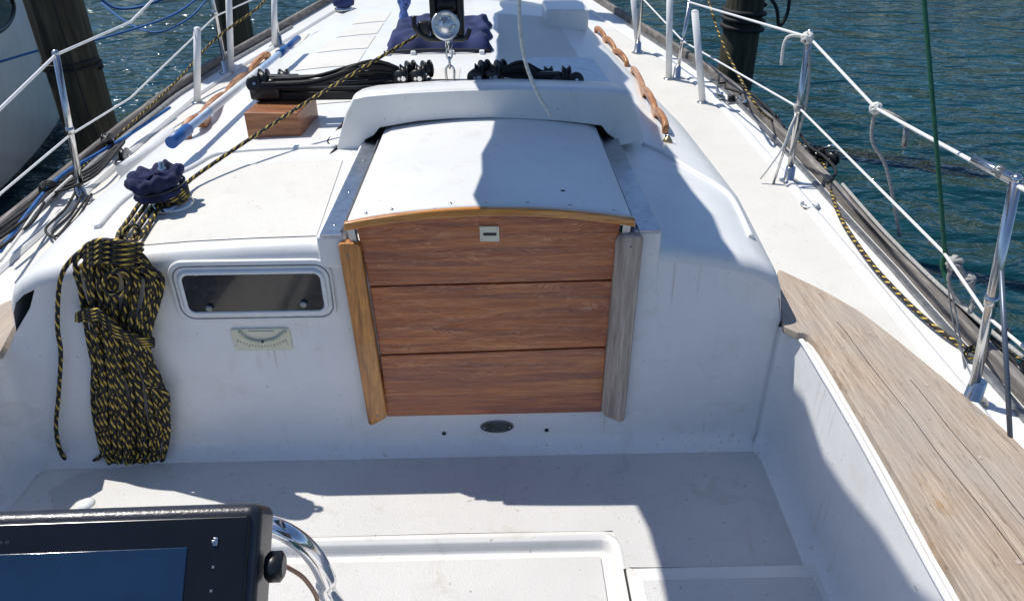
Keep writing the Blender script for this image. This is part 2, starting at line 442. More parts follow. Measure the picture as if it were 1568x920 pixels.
xs=sorted(set([round(-1.30+.02*i,4) for i in range(104)]+[round(.24+.003*i,4) for i in range(16)]+[round(-.84+.004*i,4) for i in range(10)]))
yy=sorted(set([round(-.6+.03*i,4) for i in range(73)]+[round(1.22+.003*i,4) for i in range(20)]))
V=[(x,y,seath(x,y)) for y in yy for x in xs]
sheet("cockpit_seats_and_well",V,gridF(len(yy),len(xs)),GEL2,boat)
sheet("cockpit_recess_nonskid",[(-.79,.98,-1.434),(.235,.98,-1.434),(.235,1.228,-1.434),(-.79,1.228,-1.434)],[(0,1,2,3)],NSK2,boat)
nsp=[P(a,b,z=-1.408) for a,b in((75,752),(120,724),(250,706),(400,695),(700,683),(1148,688),(1168,697),(1243,868),(962,868),(938,812),(700,816),(400,824),(100,840))]
sheet("bridge_deck_nonskid",nsp,[tuple(range(len(nsp)))],NSK2,boat,False)
g=E("cockpit_locker_lid")
box("gap",(.279,.1,-1.4085),(.742,1.166,-1.4045),DARKGAP,g,0)
box("lid",(.284,.105,-1.408),(.737,1.161,-1.396),GEL2,g,.004,3)
box("lid_nonskid",(.315,.15,-1.397),(.705,1.125,-1.3945),NSK2,g,.001)
def mir(v): return Vector((2*XC-v.x-.09,v.y,v.z-.035))
for nm,i_,o_ in(("coaming_cap",inn,out),("coaming_cap",[mir(v) for v in inn],[mir(v) for v in out])):
    ii=i_[:3]+cr(i_[3:],4); 
    pts=ii+list(reversed(cr(o_,4)))
    g=E("teak_coaming_cap")
    extrude("cap",[p+Vector((0,0,-.020)) for p in pts],(0,0,.022),W_COAM,g,.003,2)
    oo=cr(o_,4); V=[]
    for p in oo: V+= [p+Vector((0,0,-.018)),Vector((p.x+(.01 if i_ is inn else -.01),p.y,-1.12))]
    sheet("coaming_side",V,gridF(len(oo),2),GEL,g)
    sgn=1 if i_ is inn else -1
    for a,b in(((.86,1.58),(.865,.55)),((.925,1.33),(.925,.5))):   # straight butt seams between planks
        L_=[]
        for k in range(14):
            u=k/13; xx=a[0]+(b[0]-a[0])*u+.0015*math.sin(k*1.7); yv=a[1]+(b[1]-a[1])*u
            q=Vector((xx,yv,-.9984)); L_.append(q if sgn>0 else mir(q))
        tube("seam",L_,.0012,DARKGAP,g,sm=2,sides=5)
g=E("coaming_wood_plugs")
for a,b in((1255,448),(1330,510),(1420,640),(1500,700),(1420,590),(1560,860)):
    q=P(a,b,z=-.998); lathe("plug",q,[(.0055,0),(.0055,.001)],W_GREY,g,12)
# ================================================================= COMPANIONWAY
def hz(x): return -.668-.031*((x+.0175)/.3325)**2
g=E("companionway_washboards")
def quadbox(nm,px,y0,th,mat,parent,bevel=.002,seg=2):
    return extrude(nm,[P(a,b,y=y0) for a,b in px],(0,th,0),mat,parent,bevel,seg)
topb=[P(939,428,y=1.587),P(566,438,y=1.587)]
xa,xb_=P(545,345,y=1.587).x,P(951,337,y=1.587).x
topb+=[Vector((xa+(xb_-xa)*i/12,1.587,hz(xa+(xb_-xa)*i/12)-.012)) for i in range(13)]
extrude("board_top",topb,(0,.02,0),W_BOARD,g,.002)
quadbox("board_middle",[(566,440),(939,430),(928,531),(582,543)],1.589,.02,W_BOARD,g,.003)
quadbox("board_bottom",[(582,545),(928,533),(921,631),(592,638)],1.587,.02,W_BOARD,g,.003)
quadbox("board_gap",[(558,360),(936,360),(919,627),(595,632)],1.596,.003,DARKGAP,g,0)
g2=E("hasp_plate"); quadbox("plate",[(734,347),(764,347),(765,370),(735,370)],1.583,.004,CREAM,g2,.001)
quadbox("slot",[(740,357),(760,357),(760,361),(740,361)],1.5818,.002,BLK,g2,0)
for a,b in((738,350),(761,350),(738,367),(761,367)): ball("screw",P(a,b,y=1.583),.0022,STEEL,g2,(1,.4,1))
g=E("companionway_side_trim")
quadbox("trim",[(517,377),(520,373),(546,373),(551,378),(592,634),(590,641),(570,652),(564,650)],1.572,.027,W_ORANGE,g,.007,3)
quadbox("channel",[(529,345),(541,345),(548,376),(537,376)],1.584,.02,ALU,g,.001)
for a,b in((532,392),(578,636)): ball("screw",P(a,b,y=1.572),.003,DALU,g,(1,.4,1))
g=E("companionway_side_trim")
quadbox("trim",[(944,368),(950,361),(982,361),(986,368),(957,645),(950,648),(926,638),(921,630)],1.572,.027,W_GREY,g,.007,3)
quadbox("channel",[(955,336),(967,335),(965,356),(952,360)],1.584,.02,ALU,g,.001)
for a,b in((966,378),(938,632)): ball("screw",P(a,b,y=1.572),.003,DALU,g,(1,.4,1))
# sliding hatch
g=E("companionway_hatch")
nx=25;V=[]
HY=[1.588,1.5895,1.595,1.607,1.7,1.9,2.1,2.34]; dz=[-.012,-.005,-.001,0,0,0,0,0]
for y,d in zip(HY,dz):
    for j in range(nx):
        x=-.35+.665*j/(nx-1); e=-.006 if j in(0,nx-1) else 0
        V.append((x,y,hz(x)+d+e))
n0=len(V)
for y in HY:
    for j in range(nx):
        x=-.35+.665*j/(nx-1); V.append((x,y,hz(x)-.030))
nH=len(HY); F=gridF(nH,nx)+[tuple(n0+i for i in reversed(f)) for f in gridF(nH,nx)]
for j in range(nx-1): F+=[(j,n0+j,n0+j+1,j+1),((nH-1)*nx+j,(nH-1)*nx+j+1,n0+(nH-1)*nx+j+1,n0+(nH-1)*nx+j)]
for i in range(nH-1): F+=[(i*nx,(i+1)*nx,n0+(i+1)*nx,n0+i*nx),(i*nx+nx-1,n0+i*nx+nx-1,n0+(i+1)*nx+nx-1,(i+1)*nx+nx-1)]
o=mk("hatch_top",V,F,gelcoat("hatch_gelcoat",(.77,.77,.755),False,.7),g,smooth=True); 
w=o.modifiers.new("e",'EDGE_SPLIT'); w.split_angle=math.radians(50)
V=[]
for y in(1.572,1.588):
    for j in range(nx):
        x=-.356+.677*j/(nx-1); V.append((x,y,hz(x)-.003)); V.append((x,y,hz(x)-.023))
F=[]
for j in range(nx-1):
    a=2*j; b=2*nx+2*j
    F+=[(a,a+1,a+3,a+2),(b,b+2,b+3,b+1),(a,a+2,b+2,b),(a+1,b+1,b+3,a+3)]
F+=[(0,2*nx,2*nx+1,1),(2*nx-2,2*nx-1,4*nx-1,4*nx-2)]
mk("wood_trim",V,F,W_ORX,g,bevel=.003)
for a in(600,690,745,808,872,560,940):
    q=P(a,322,y=1.604); ball("screw",(q.x,1.604,hz(q.x)+.001),.0045,STEEL,g,(1,1,.4))
ball("hole",(.16,1.69,hz(.16)),.005,DARKGAP,g,(1.3,1,.3)); 
for x0,x1 in((-.430,-.360),(.322,.392)):
    g=E("hatch_slide_rail")
    box("riser",(x0,1.590,-.83),(x1,2.30,-.742),GEL,g,.010,3)
    box("metal_track",(x0+.012,1.583,-.743),(x1-.006,2.30,-.737),RAILM,g,.001)
    xm=x1-.008 if x0<0 else x0+.002
    box("track_flange",(xm,1.60,-.74),(xm+.004,2.28,-.722),RAILM,g,.001)
    box("dark_slot",(xm-.004 if x0<0 else xm+.006,1.60,-.7372),(xm-.001 if x0<0 else xm+.009,2.28,-.7355),DARKGAP,g,0)
    for yv in(1.64,1.85,2.1): ball("screw",((x0+x1)/2+.003,yv,-.737),.004,STEEL,g,(1,1,.4))
# sea hood
g=E("sea_hood")
Y0=2.272
outl=[(515,232),(521,205),(530,175),(541,152),(560,148),(620,143),(700,139),(780,137),(860,139),(940,142),(962,145),(970,160),(980,190),(986,216)]
inl=[(948,224),(940,212),(930,205),(921,193),(860,186),(800,182.5),(750,181),(690,182.5),(640,186),(581,196),(572,208),(560,214),(550,229)]
face=[P(a,b,y=Y0) for a,b in outl+inl]
extrude("hood_face",face,(0,.014,0),GEL,g,.004,3)
top=[P(a,b,y=Y0+.006) for a,b in outl]
V=[];rws=[(0,0,0),(.004,.004,0),(.012,.007,0),(.06,.004,0),(.18,-.015,-.0),(.28,-.035,-.0),(.31,-.07,-.01),(.33,-.16,-.03)]
for dy,dzz,sh in rws:
    for p in top:
        z=max(p.z+dzz,-.80) if p.z>-.7 else max(p.z+dzz*.3,-.82)
        V.append((p.x-(-.0175-p.x)*sh,p.y+dy,z))
sheet("hood_top",V,gridF(len(rws),len(top)),GEL,g)
box("dark_interior",(-.40,2.345,-.78),(.37,2.355,-.66),DARKGAP,g,0)
# ================================================================= BULKHEAD FITTINGS
g=E("cabin_portlight")
a=P(265,445,y=1.6);b=P(513,445,y=1.6);t=P(388,396,y=1.6);u=P(388,492,y=1.6)
extrude("frame",rrect(a.x,b.x,u.z,t.z,.042,1.6015),(0,-.012,0),WHP,g,.005,3)
a=P(280,445,y=1.59);b=P(497,445,y=1.59);t=P(388,416,y=1.59);u=P(388,478,y=1.59)
rp=rrect(a.x,b.x,u.z,t.z,.022,1.589)
extrude("glass",rp,(0,-.003,0),GLASS,g,.0008)
tube("inner_rim",rp,.0065,WHP,g,sm=0,closed=True)
rp2=rrect(a.x-.016,b.x+.016,u.z-.016,t.z+.016,.034,1.5895)
tube("rim_groove",rp2,.002,DALU,g,sm=0,closed=True,sides=6)
for px in((321,471),(465,465)): lathe("dog_knob",P(px[0],px[1],y=1.585),[(.009,0),(.009,.006),(.006,.008)],DALU,g,16,Vector((0,-1,0)))
for px in((300,421),(388,419),(476,418)): ball("screw",P(px[0],px[1],y=1.586),.003,STEEL,g,(1,.4,1))
g=E("inclinometer")
a=P(357,519,y=1.6);b=P(446,519,y=1.6);t=P(400,502,y=1.6);u=P(400,535,y=1.6)
extrude("plate",rrect(a.x,b.x,u.z,t.z,.006,1.6005),(0,-.006,0),CREAM,g,.001)
arc=[P(x_,y_,y=1.592) for x_,y_ in((366,507),(378,518),(400,523),(423,518),(437,507))]
tube("curved_vial",arc,.0042,simple("pale_vial",(.52,.54,.42),.15),g); ball("bubble_ball",P(402,523,y=1.5885),.0035,BLK,g)
for i in range(17):
    k=(i-8)/8; x_=401+k*36; y_=530-9*k*k
    cyl("tick",P(x_,y_-1,y=1.5935),P(x_+k*2,y_+(3.2 if i%4==0 else 1.5),y=1.5935),.0006,BLK,g,6)
for px in((362,529),(441,528)): ball("screw",P(px[0],px[1],y=1.594),.0025,STEEL,g,(1,.4,1))
tube("lettering",[P(380,507,y=1.5938),P(420,506.5,y=1.5938)],.0008,DALU,g,sm=0,sides=5)
g=E("oval_nameplate")
c=P(761,652,y=1.6); 
for nm,rx,rz,th,m_ in(("rim",.047,.0215,.004,DALU),("plate",.043,.0185,.006,BRNZ)):
    extrude(nm,[c+Vector((rx*math.cos(math.radians(12*i)),0,rz*math.sin(math.radians(12*i)))) for i in range(30)],(0,-th,0),m_,g,.001)
tube("emblem",[c+Vector((-.012,-.007,-.010)),c+Vector((0,-.007,.011)),c+Vector((.012,-.007,-.010))],.0012,DALU,g,sm=0,closed=True,sides=6)
for s in(-1,1): ball("screw",c+Vector((s*.035,-.007,0)),.003,STEEL,g)
for px in((680,663),(837,658)): 
    lathe("bulkhead_screw",P(px[0],px[1],y=1.6),[(.006,0),(.0055,.003),(.002,.0035)],BLK,boat,14,Vector((0,-1,0)))
# ================================================================= WINCH + ROPES
wp=PS(266,316)
CHR=simple("chrome_winch",(.6,.6,.6),.25,1)
g=E("winch")
lathe("base",wp-Vector((0,0,.004)),[(.056,0),(.056,.010),(.050,.020),(.040,.024),(.035,.030),(.032,.05),(.034,.075),(.036,.085)],CHR,g,32)
# soft gathered canvas cover with folds
V=[];n=72;cax=Vector((-.14,-.06,1)).normalized(); qm=Vector((0,0,1)).rotation_difference(cax).to_matrix()
prf=[(.057,0),(.066,.003),(.068,.012),(.060,.022),(.062,.030),(.070,.040),(.073,.050),(.070,.060),(.060,.066),(.050,.058),(.036,.050),(.015,.052),(.001,.053)]
for i,(r,z) in enumerate(prf):
    for k in range(n):
        a=2*math.pi*k/n; am=(.075 if 4<=i<=9 else .03)
        rr=r*(1+am*math.sin(a*9+1.3*math.sin(a*2))+am*.6*math.sin(a*16+i*.5))
        zz=z+(.006*math.sin(a*5+.8)+.004*math.sin(a*11) if i>=4 else 0)
        V.append(wp+Vector((-.022,0,.036))+qm@Vector((rr*math.cos(a),rr*math.sin(a),zz)))
mk("canvas_cover",V,gridF(len(prf),n,True)+[tuple((len(prf)-1)*n+k for k in range(n))],NAVY,g,smooth=True)
tube("cover_drawstring",[wp+Vector((-.022,0,.060))+qm@Vector((.0635*math.cos(a*.5236),.0635*math.sin(a*.5236),0)) for a in range(12)],.0035,BLK,g,closed=True,sm=3)
lathe("top_cap",wp+Vector((-.015,.02,.085)),[(.012,0),(.012,.018),(.007,.022),(.006,.034)],STEEL,g,20)
wraps=[]
for i in range(60):
    a=i*.42; wraps.append(wp+Vector((math.cos(a)*.043,math.sin(a)*.043,.028+.00045*i)))
tube("rope_turns",wraps,.006,YROPE,g,sm=2)
g=E("mainsheet_line")
tube("line",[wp+Vector((.02,.03,.035)),P(310,262,y=2.06),P(480,150,y=2.42),P(650,48,y=2.66)],.0058,YROPE,g)
g=E("coiled_rope")
def C(px,py,dy=0): return P(px,py,y=1.590-dy*.5)
for k,(a,b) in enumerate(((235,222),(247,236),(226,212),(255,248))):
    tube("lead_strand",[wp+Vector((-.03+.015*k,-.02,.03-.004*k)),PS(a,300,fcab,.012+.006*k),PS(b-14,335,fcab,.012),PS(b-32,362,fcab,.012),C(195-4*k,378,.03)],.0058,YROPE,g)
rnd=random.Random(5)
for k in range(21):
    top=rnd.uniform(376,402); bot=rnd.uniform(706,752)
    cx=196+rnd.uniform(-14,16)
    dl=.008+.05*rnd.random(); dr=.008+.05*rnd.random()
    xl=lambda q: {0:122,1:120,2:136,3:141,4:146,5:158}[q]
    xr=lambda q: {0:238,1:248,2:224,3:246,4:257,5:246}[q]
    lf=.45*rnd.random(); rf=.45*rnd.random()
    pts=[]
    rowy=[top+18,440,520,590,652,bot-20]
    for q in range(6):
        w_=xr(q)-xl(q); pts.append(C(xl(q)+w_*lf+rnd.uniform(-7,7),rowy[q]+rnd.uniform(-8,8),dl+rnd.uniform(-.006,.006)))
    pts.append(C(cx,bot,.03+.03*rnd.random()))
    right=[]
    for q in range(6):
        w_=xr(q)-xl(q); right.append(C(xr(q)-w_*rf+rnd.uniform(-7,7),rowy[q]+rnd.uniform(-8,8),dr+rnd.uniform(-.006,.006)))
    pts+=right[::-1]
    pts.append(C(176+rnd.uniform(-22,22),top-8,.015+.05*rnd.random()))
    tube("coil_loop",pts,.0057,YROPE,g,closed=True,sm=5,sides=7)
for k in range(5):
    yy0=372+8*k
    tube("coil_wrap",[C(130,yy0+8,.02),C(150,yy0-4,.09),C(180,yy0-2,.105),C(205,yy0+3,.08),C(216,yy0+2,.01),C(175,yy0+2,.0)],.0058,YROPE,g,closed=True,sides=7)
for k in range(4):
    tube("coil_wrap",[C(118,482+3*k,.03),C(150,474+5*k,.095),C(185,505+4*k,.10),C(230,520+3*k,.06),C(224,514+3*k,.01),C(150,480,.0)],.0055,YROPE,g,closed=True,sides=7)
tube("knot_loop",[C(165,420,.10),C(190,415,.11),C(196,440,.105),C(176,452,.11),C(160,440,.105)],.0058,YROPE,g,closed=True)
tube("outer_loop",[C(150,368,.04),C(112,395,.03),C(92,430,.022),C(88,500,.018),C(93,540,.018),C(90,600,.018),C(86,660,.02),C(98,700,.024),C(128,712,.03),C(160,690,.04),C(172,640,.06)],.0056,YROPE,g)
tube("outer_loop",[C(205,362,.03),C(214,355,.03),C(204,345,.04),C(188,356,.05),C(186,372,.05)],.0058,YROPE,g)
tube("tail",[C(225,590,.05),C(254,600,.06),C(256,630,.05),C(240,665,.05),C(205,705,.05),C(190,733,.05),C(225,742,.05),C(243,712,.04)],.0056,YROPE,g)
# ================================================================= TRAVELLER
g=E("teak_mounting_block")
box("block",(-.825,2.43,-.83),(-.645,2.66,-.687),W_BOX,g,.004,3,Euler((0,0,math.radians(-3))).to_matrix())
g=E("teak_mounting_block"); box("block",(.20,2.56,-.83),(.30,2.70,-.685),W_BOX,g,.004,3)
g=E("mainsheet_traveler")
TY=2.60; TZ=-.668
box("track",(-.83,TY-.024,TZ-.018),(.29,TY+.024,TZ+.010),BLKM,g,.003)
box("track_top",(-.82,TY-.012,TZ+.010),(.28,TY+.012,TZ+.024),BLKM,g,.002)
box("control_line_guard",(-.80,TY+.02,TZ+.0),(.27,TY+.045,TZ+.034),BLKM,g,.004)
for s,xe in((1,-.79),(-1,.245)):
    box("end_fitting",(xe-.05,TY-.045,TZ-.012),(xe+.05,TY+.05,TZ+.034),BLK,g,.010,3)
    block("eb",(xe,TY-.012,TZ+.052),.036,g); block("eb",(xe+s*.06,TY+.018,TZ+.050),.030,g)
    block("eb",(xe-s*.03,TY-.03,TZ+.040),.028,g,BLK,Vector((.2,-1,.4)))
    lathe("cam",(xe+s*.03,TY-.03,TZ+.03),[(.020,0),(.020,.024),(.010,.03)],BLK,g,14)
    box("cleat_arm",(xe+s*.02-.03,TY-.05,TZ+.03),(xe+s*.02+.05,TY-.02,TZ+.045),BLK,g,.006)
    box("swivel_arm",(xe+s*.07-.05,TY-.03,TZ+.052),(xe+s*.07+.05,TY-.005,TZ+.070),BLK,g,.006)
for xe in(-.31,-.255,-.055,.0):
    box("car",(xe-.036,TY-.036,TZ+.018),(xe+.036,TY+.036,TZ+.044),BLK,g,.010,3)
    block("cb",(xe,TY-.012,TZ+.064),.034,g); block("cb",(xe+.02,TY+.02,TZ+.074),.030,g,BLK,Vector((1,.5,0)))
    block("cb",(xe-.01,TY-.035,TZ+.058),.028,g,BLK,Vector((.3,1,0)))
    lathe("cb_bolt",(xe,TY-.055,TZ+.06),[(.008,0),(.008,.006)],STEEL,g,12,Vector((0,-1,0)))
box("center_car",(-.235,TY-.04,TZ+.008),(-.075,TY+.04,TZ+.034),BLKM,g,.008,3)
for k in range(10):
    o=rnd.uniform(-.03,.03)
    tube("control_line",[(-.80,TY-.02+o,TZ+.034+.012*(k%3)),(-.62,TY-.03+o,TZ+.042+.012*(k%3)),(-.42,TY+o,TZ+.045+.0075*k),(-.28,TY+o*.5,TZ+.058)],.0055,KROPE,g)
    tube("control_line",[(.26,TY-.02+o,TZ+.034+.012*(k%3)),(.17,TY+o,TZ+.045+.010*(k%3)),(.09,TY+o,TZ+.05+.006*k),(-.0,TY+o*.5,TZ+.060)],.0055,KROPE,g)
tube("loose_line",[(-.22,TY-.03,TZ+.03),(-.32,TY-.08,TZ+.0),(-.42,TY-.12,-.755),(-.48,TY-.30,-.765),(-.52,TY-.38,-.77),(-.50,TY-.30,-.755),(-.44,TY-.1,-.73)],.005,KROPE,g)
tube("loose_line",[(-.30,TY-.03,TZ+.03),(-.42,TY-.06,TZ+.01),(-.53,TY-.10,-.755),(-.56,TY-.26,-.772)],.005,KROPE,g)
tube("loose_line",[(-.46,TY-.05,-.76),(-.53,TY-.14,-.765),(-.55,TY-.24,-.765),(-.50,TY-.32,-.765),(-.47,TY-.22,-.76)],.005,KROPE,g,closed=True)
g=E("mainsheet_block")
xb=-.155
tube("shackle",[(xb-.012,TY,TZ+.04),(xb-.014,TY,TZ+.075),(xb,TY,TZ+.09),(xb+.014,TY,TZ+.075),(xb+.012,TY,TZ+.04)],.004,STEEL,g)
for k in range(3):
    z0=TZ+.085+.030*k; ax=Vector((1,0,0)) if k%2 else Vector((0,1,0))
    ring=[Vector((xb,TY,z0+.014))+ (ax*math.cos(i*.7854)*.010)+Vector((0,0,math.sin(i*.7854)*.019)) for i in range(8)]
    tube("link",ring,.0035,STEEL,g,closed=True,sm=3)
cyl("swivel",(xb,TY,TZ+.150),(xb,TY,TZ+.195),.012,STEEL,g)
ax_=Vector((.1,-1,.25)).normalized()
SATIN=simple("satin_steel",(.68,.68,.68),.38,1,.1,40)
lathe("big_cheek",(xb-.005,TY-.050,TZ+.228),[(.044,-.006),(.047,0),(.047,.010),(.040,.014),(.036,.009),(.020,.009),(.016,.016),(.006,.018)],SATIN,g,40,ax_)
for i in range(6): ball("rivet",Vector((xb-.005,TY-.062,TZ+.230))+Vector((math.cos(i*1.047)*.028,0,math.sin(i*1.047)*.028)),.004,STEEL,g)
for s in(-1,1): 
    box("side_plate",(xb+s*.045-.010,TY-.045,TZ+.18),(xb+s*.045+.010,TY+.035,TZ+.36),BLK,g,.006)
    lathe("sheave",(xb-.035,TY+.004*s,TZ+.250+.035*s),[(.036,0),(.030,.012),(.030,.058),(.036,.070)],BLK,g,24,Vector((1,0,0)))
tube("cam_lever",[(xb-.02,TY-.05,TZ+.185),(xb-.07,TY-.07,TZ+.195),(xb-.10,TY-.08,TZ+.225),(xb-.105,TY-.07,TZ+.26)],.009,BLK,g,sides=10)
tube("cam_lever",[(xb+.02,TY-.05,TZ+.185),(xb+.06,TY-.06,TZ+.19),(xb+.075,TY-.06,TZ+.22)],.008,BLK,g,sides=10)
box("cam_cleat",(xb-.095,TY-.075,TZ+.20),(xb-.055,TY-.03,TZ+.245),BLK,g,.010)
for dx in(-.05,-.022,.012,.04): cyl("fall",(xb+dx,TY+.01,TZ+.26),(XC+dx,TY+.1,.35),.005,KROPE,g,8)
g=E("boom")
V=[];n=24;Y=[.55+.15*i for i in range(33)]
for i,y in enumerate(Y):
    e=min(1,.25+ i*.25); r=.235*e*(1+.05*math.sin(y*7)+.04*math.sin(y*17+1))*(1 if y<4.9 else .9)
    for k in range(n):
        a=2*math.pi*k/n; V.append((-.30+r*math.cos(a)*(1+.04*math.sin(3*a+y*5)),y,.36+r*math.sin(a)))
mk("furled_sail_cover",V,gridF(len(Y),n,True)+[tuple(range(n)),tuple((len(Y)-1)*n+k for k in range(n))],NAVY,g,smooth=True)
cyl("boom_spar",(-.3,.3,.13),(-.24,5.45,.13),.05,ALU,g,20)
g=E("mast"); cyl("spar",(-.22,5.55,-.9),(-.22,5.55,9),.08,ALU,g,24)
g=E("white_halyard_tail")
tube("line",[P(794,-140,y=1.9),P(795,-10,y=1.9),P(797,50,y=1.9),P(806,100,y=1.9),P(822,140,y=1.9),P(836,165,y=1.9),P(844,179,y=1.9)],.0048,WROPE,g)
# ================================================================= COACHROOF GEAR
g=E("canvas_hatch_cover")
q0=PS(587,86)
def cz(x,y): return fcab(x,y)
V=[];n=36;m=36
for i in range(n):
    for j in range(m):
        u=i/(n-1);v=j/(m-1); x=-.52+.50*u; y=q0.y+.03+.66*v
        e=min(u,1-u,v,1-v); h=.062*sst(e/.07)*(1+.08*math.sin(x*40+y*13))+.010*math.sin(u*9+v*5)*sst(e/.2)+.006*math.sin(u*31-v*17)*sst(e/.1)
        V.append((x+.012*math.sin(v*14)*(1 if e<.06 else 0),y+.008*math.sin(u*19)*(1 if e<.06 else 0),cz(x,y)+.002+h))
sheet("cover",V,gridF(n,m),NAVYL,g)
tube("bungee",[(-.52,q0.y+.03,cz(-.5,3.4)+.012),(-.27,q0.y+.015,cz(-.27,3.4)+.02),(-.02,q0.y+.03,cz(-.02,3.4)+.012)],.006,KROPE,g)
for xx in(-.5,-.38,-.2,-.06): box("turn_button",(xx-.012,q0.y-.01,cz(xx,3.4)),(xx+.012,q0.y+.025,cz(xx,3.4)+.018),WHP,g,.004)
def smallwinch(px,py,s=1):
    w=PS(px,py); g=E("winch")
    lathe("drum",w,[(.05*s,0),(.05*s,.012),(.036*s,.025),(.034*s,.06),(.046*s,.075),(.03*s,.085)],STEEL,g,24)
    lathe("canvas_cover",w+Vector((0,0,.03)),[(.052*s,0),(.056*s,.02),(.05*s,.06),(.03*s,.068),(.001,.07)],NAVYL,g,40,Vector((0,0,1)),.04)
smallwinch(527,16,1.25)
g=E("blue_cloth_bundle"); w=PS(618,34); lathe("cloth",w,[(.022,0),(.026,.03),(.018,.06),(.036,.10),(.04,.15),(.02,.20)],simple("blue_white_cloth",(.10,.17,.42),.8,0,.8,60),g,24,Vector((.1,0,1)).normalized(),.10)
g=E("raised_hatch_panel")  # low raised hatch panel, white; blue shade is put into its colour
c0=[PS(a,b) for a,b in((800,137),(940,137),(908,92),(800,92))]
extrude("panel",[Vector((p.x,p.y,fcab(p.x,p.y)-.01)) for p in c0],(0,0,.022),simple("shade_blue_gelcoat",(.60,.68,.76),.4),g,.006,3)
g=E("dorade_box"); q=PS(868,44)
box("box",(q.x-.12,q.y,q.z-.02),(q.x+.12,q.y+.35,q.z+.10),GEL,g,.015,3)
def grabrail(pts,parent,loops=3,hgt=.040,r=.013):
    base=[PS(a,b) for a,b in pts]; L=cr(base,12)
    n=len(L); V=[]
    for i,p in enumerate(L):
        u=i/(n-1)*loops; w_=abs(math.sin(u*math.pi)); up_=hgt*(.55+.45*w_**.55)
        lo=-.006 if w_<.35 else up_-.018
        for a,b in((-r,lo),(-r,up_),(-r*.5,up_+.006),(r*.5,up_+.006),(r,up_),(r,lo)): V.append(p+Vector((a,0,b)))
    mk("scalloped_bar",V,gridF(n,6,True)+[tuple(range(6)),tuple((n-1)*6+k for k in range(6))],W_RAIL,parent,smooth=False,bevel=.003)
g=E("grab_rail"); grabrail([(1019,206),(1003,178),(985,145),(968,112)],g,3,.045,.011)
g=E("grab_rail"); grabrail([(960,104),(942,83),(927,65),(912,50)],g,3,.045,.011)
g=E("pad_eye"); q=PS(1022,217); lathe("pad",q,[(.018,0),(.015,.006),(.006,.02)],simple("brass",(.45,.36,.2),.35,.9),g,16); cyl("eye",q+Vector((-.01,0,.018)),q+Vector((.012,0,.026)),.004,STEEL,g)
g=E("grab_rail"); grabrail([(285,214),(325,178),(370,131),(412,90)],g,4,.05,.016)
g=E("boat_hook")
bp=[PS(a,b,fcab,.075) for a,b in((268,214),(330,166),(400,103),(453,62))]
a0,a1=bp[0],bp[-1]
cyl("shaft",a0.lerp(a1,.06),a0.lerp(a1,.86),.013,LBLUE,g); cyl("shaft_white",a0.lerp(a1,.2),a0.lerp(a1,.6),.0145,WHP,g)
cyl("grip",a0.lerp(a1,-.02),a0.lerp(a1,.07),.019,BLUEP,g); cyl("collar",a0.lerp(a1,.8),a0.lerp(a1,.87),.018,BLUEP,g); cyl("tip",a0.lerp(a1,.85),a0.lerp(a1,1.03),.015,BLUEP,g)
# ================================================================= STANCHIONS / LIFELINES
def stanchion(bpx,h=.61,top=None,r=.0125):
    q=PS(bpx[0],bpx[1],fdeck); g=E("stanchion")
    t=P(top[0],top[1],y=q.y) if top else q+Vector((0,0,h))
    lathe("flange",q,[(.036,0),(.036,.006),(.02,.010),(.018,.06),(.0135,.062)],STEEL,g,20)
    for k in range(4): ball("bolt",q+Vector((.027*math.cos(.8+k*1.57),.027*math.sin(.8+k*1.57),.007)),.004,STEEL,g)
    cyl("post",q,t,r,STEEL,g,16); ball("cap",t,r*1.05,STEEL,g)
    m_=q.lerp(t,.5); d_=(t-q).normalized(); cyl("collar",m_-d_*.012,m_+d_*.012,r*1.25,STEEL,g,16)
    return q,t
A=stanchion((1207,278),top=(1240,50),r=.0115); Bs=stanchion((1487,614),top=(1556,275),r=.0115)
Cq=stanchion((1036,120),top=(1056,4),r=.010); D=stanchion((976,82),h=.6,r=.010)
El=stanchion((127,306),top=(85,82),r=.0115); Fl=stanchion((347,112),h=.62,r=.011); Gl=stanchion((428,70),h=.6,r=.011)
cyl("brace",A[0]+Vector((-.07,-.03,0)),A[0]+(A[1]-A[0])*.55,.005,STEEL,boat,10)
def tubepost(b,t):
    q=PS(b[0],b[1],fdeck); g=E("white_post_cover"); tt=P(t[0],t[1],y=q.y); cyl("sleeve",q+Vector((0,0,.0)),tt,.0165,WHP,g,18); ball("end",tt,.0162,WHP,g,(1,1,.5)); lathe("foot",q,[(.03,0),(.03,.005),(.019,.01)],STEEL,g)
for b,t in(((1076,158),(1064,18)),((1024,122),(1026,-30)),((978,80),(968,-20)),((302,158),(302,44)),((354,112),(349,-40)),((420,72),(420,-20))): tubepost(b,t)
def life(name,pts,r,mat=WHP):
    g=E(name); tube("wire",pts,r,mat,g,sm=0,sides=8); return g
def at(s,f): return s[0].lerp(s[1],f)
kn=P(1341,166,y=2.25); kn2=P(1530,263,y=1.42)
aft=Vector((1.05,.15,-.50))
life("upper_lifeline",[at(D,1),at(Cq,1),at(A,.97),kn,at(Bs,.98),aft],.005)
kl=P(1446,388,y=1.62)
life("lower_lifeline",[at(D,.5),at(Cq,.5),at(A,.52),kl,at(Bs,.42),Vector((1.05,.15,-.8))],.004)
life("upper_lifeline",[P(-60,232,y=El[1].y-.75),P(0,167,y=El[1].y-.4),at(El,.99),P(200,34,y=(El[1].y+Fl[1].y)/2),at(Fl,.98),at(Gl,1)],.005)
life("lower_lifeline",[P(-60,362,y=El[1].y-.75),P(0,297,y=El[1].y-.42),at(El,.47),P(200,150,y=(El[1].y+Fl[1].y)/2-.1),at(Fl,.47),at(Gl,.5)],.004)
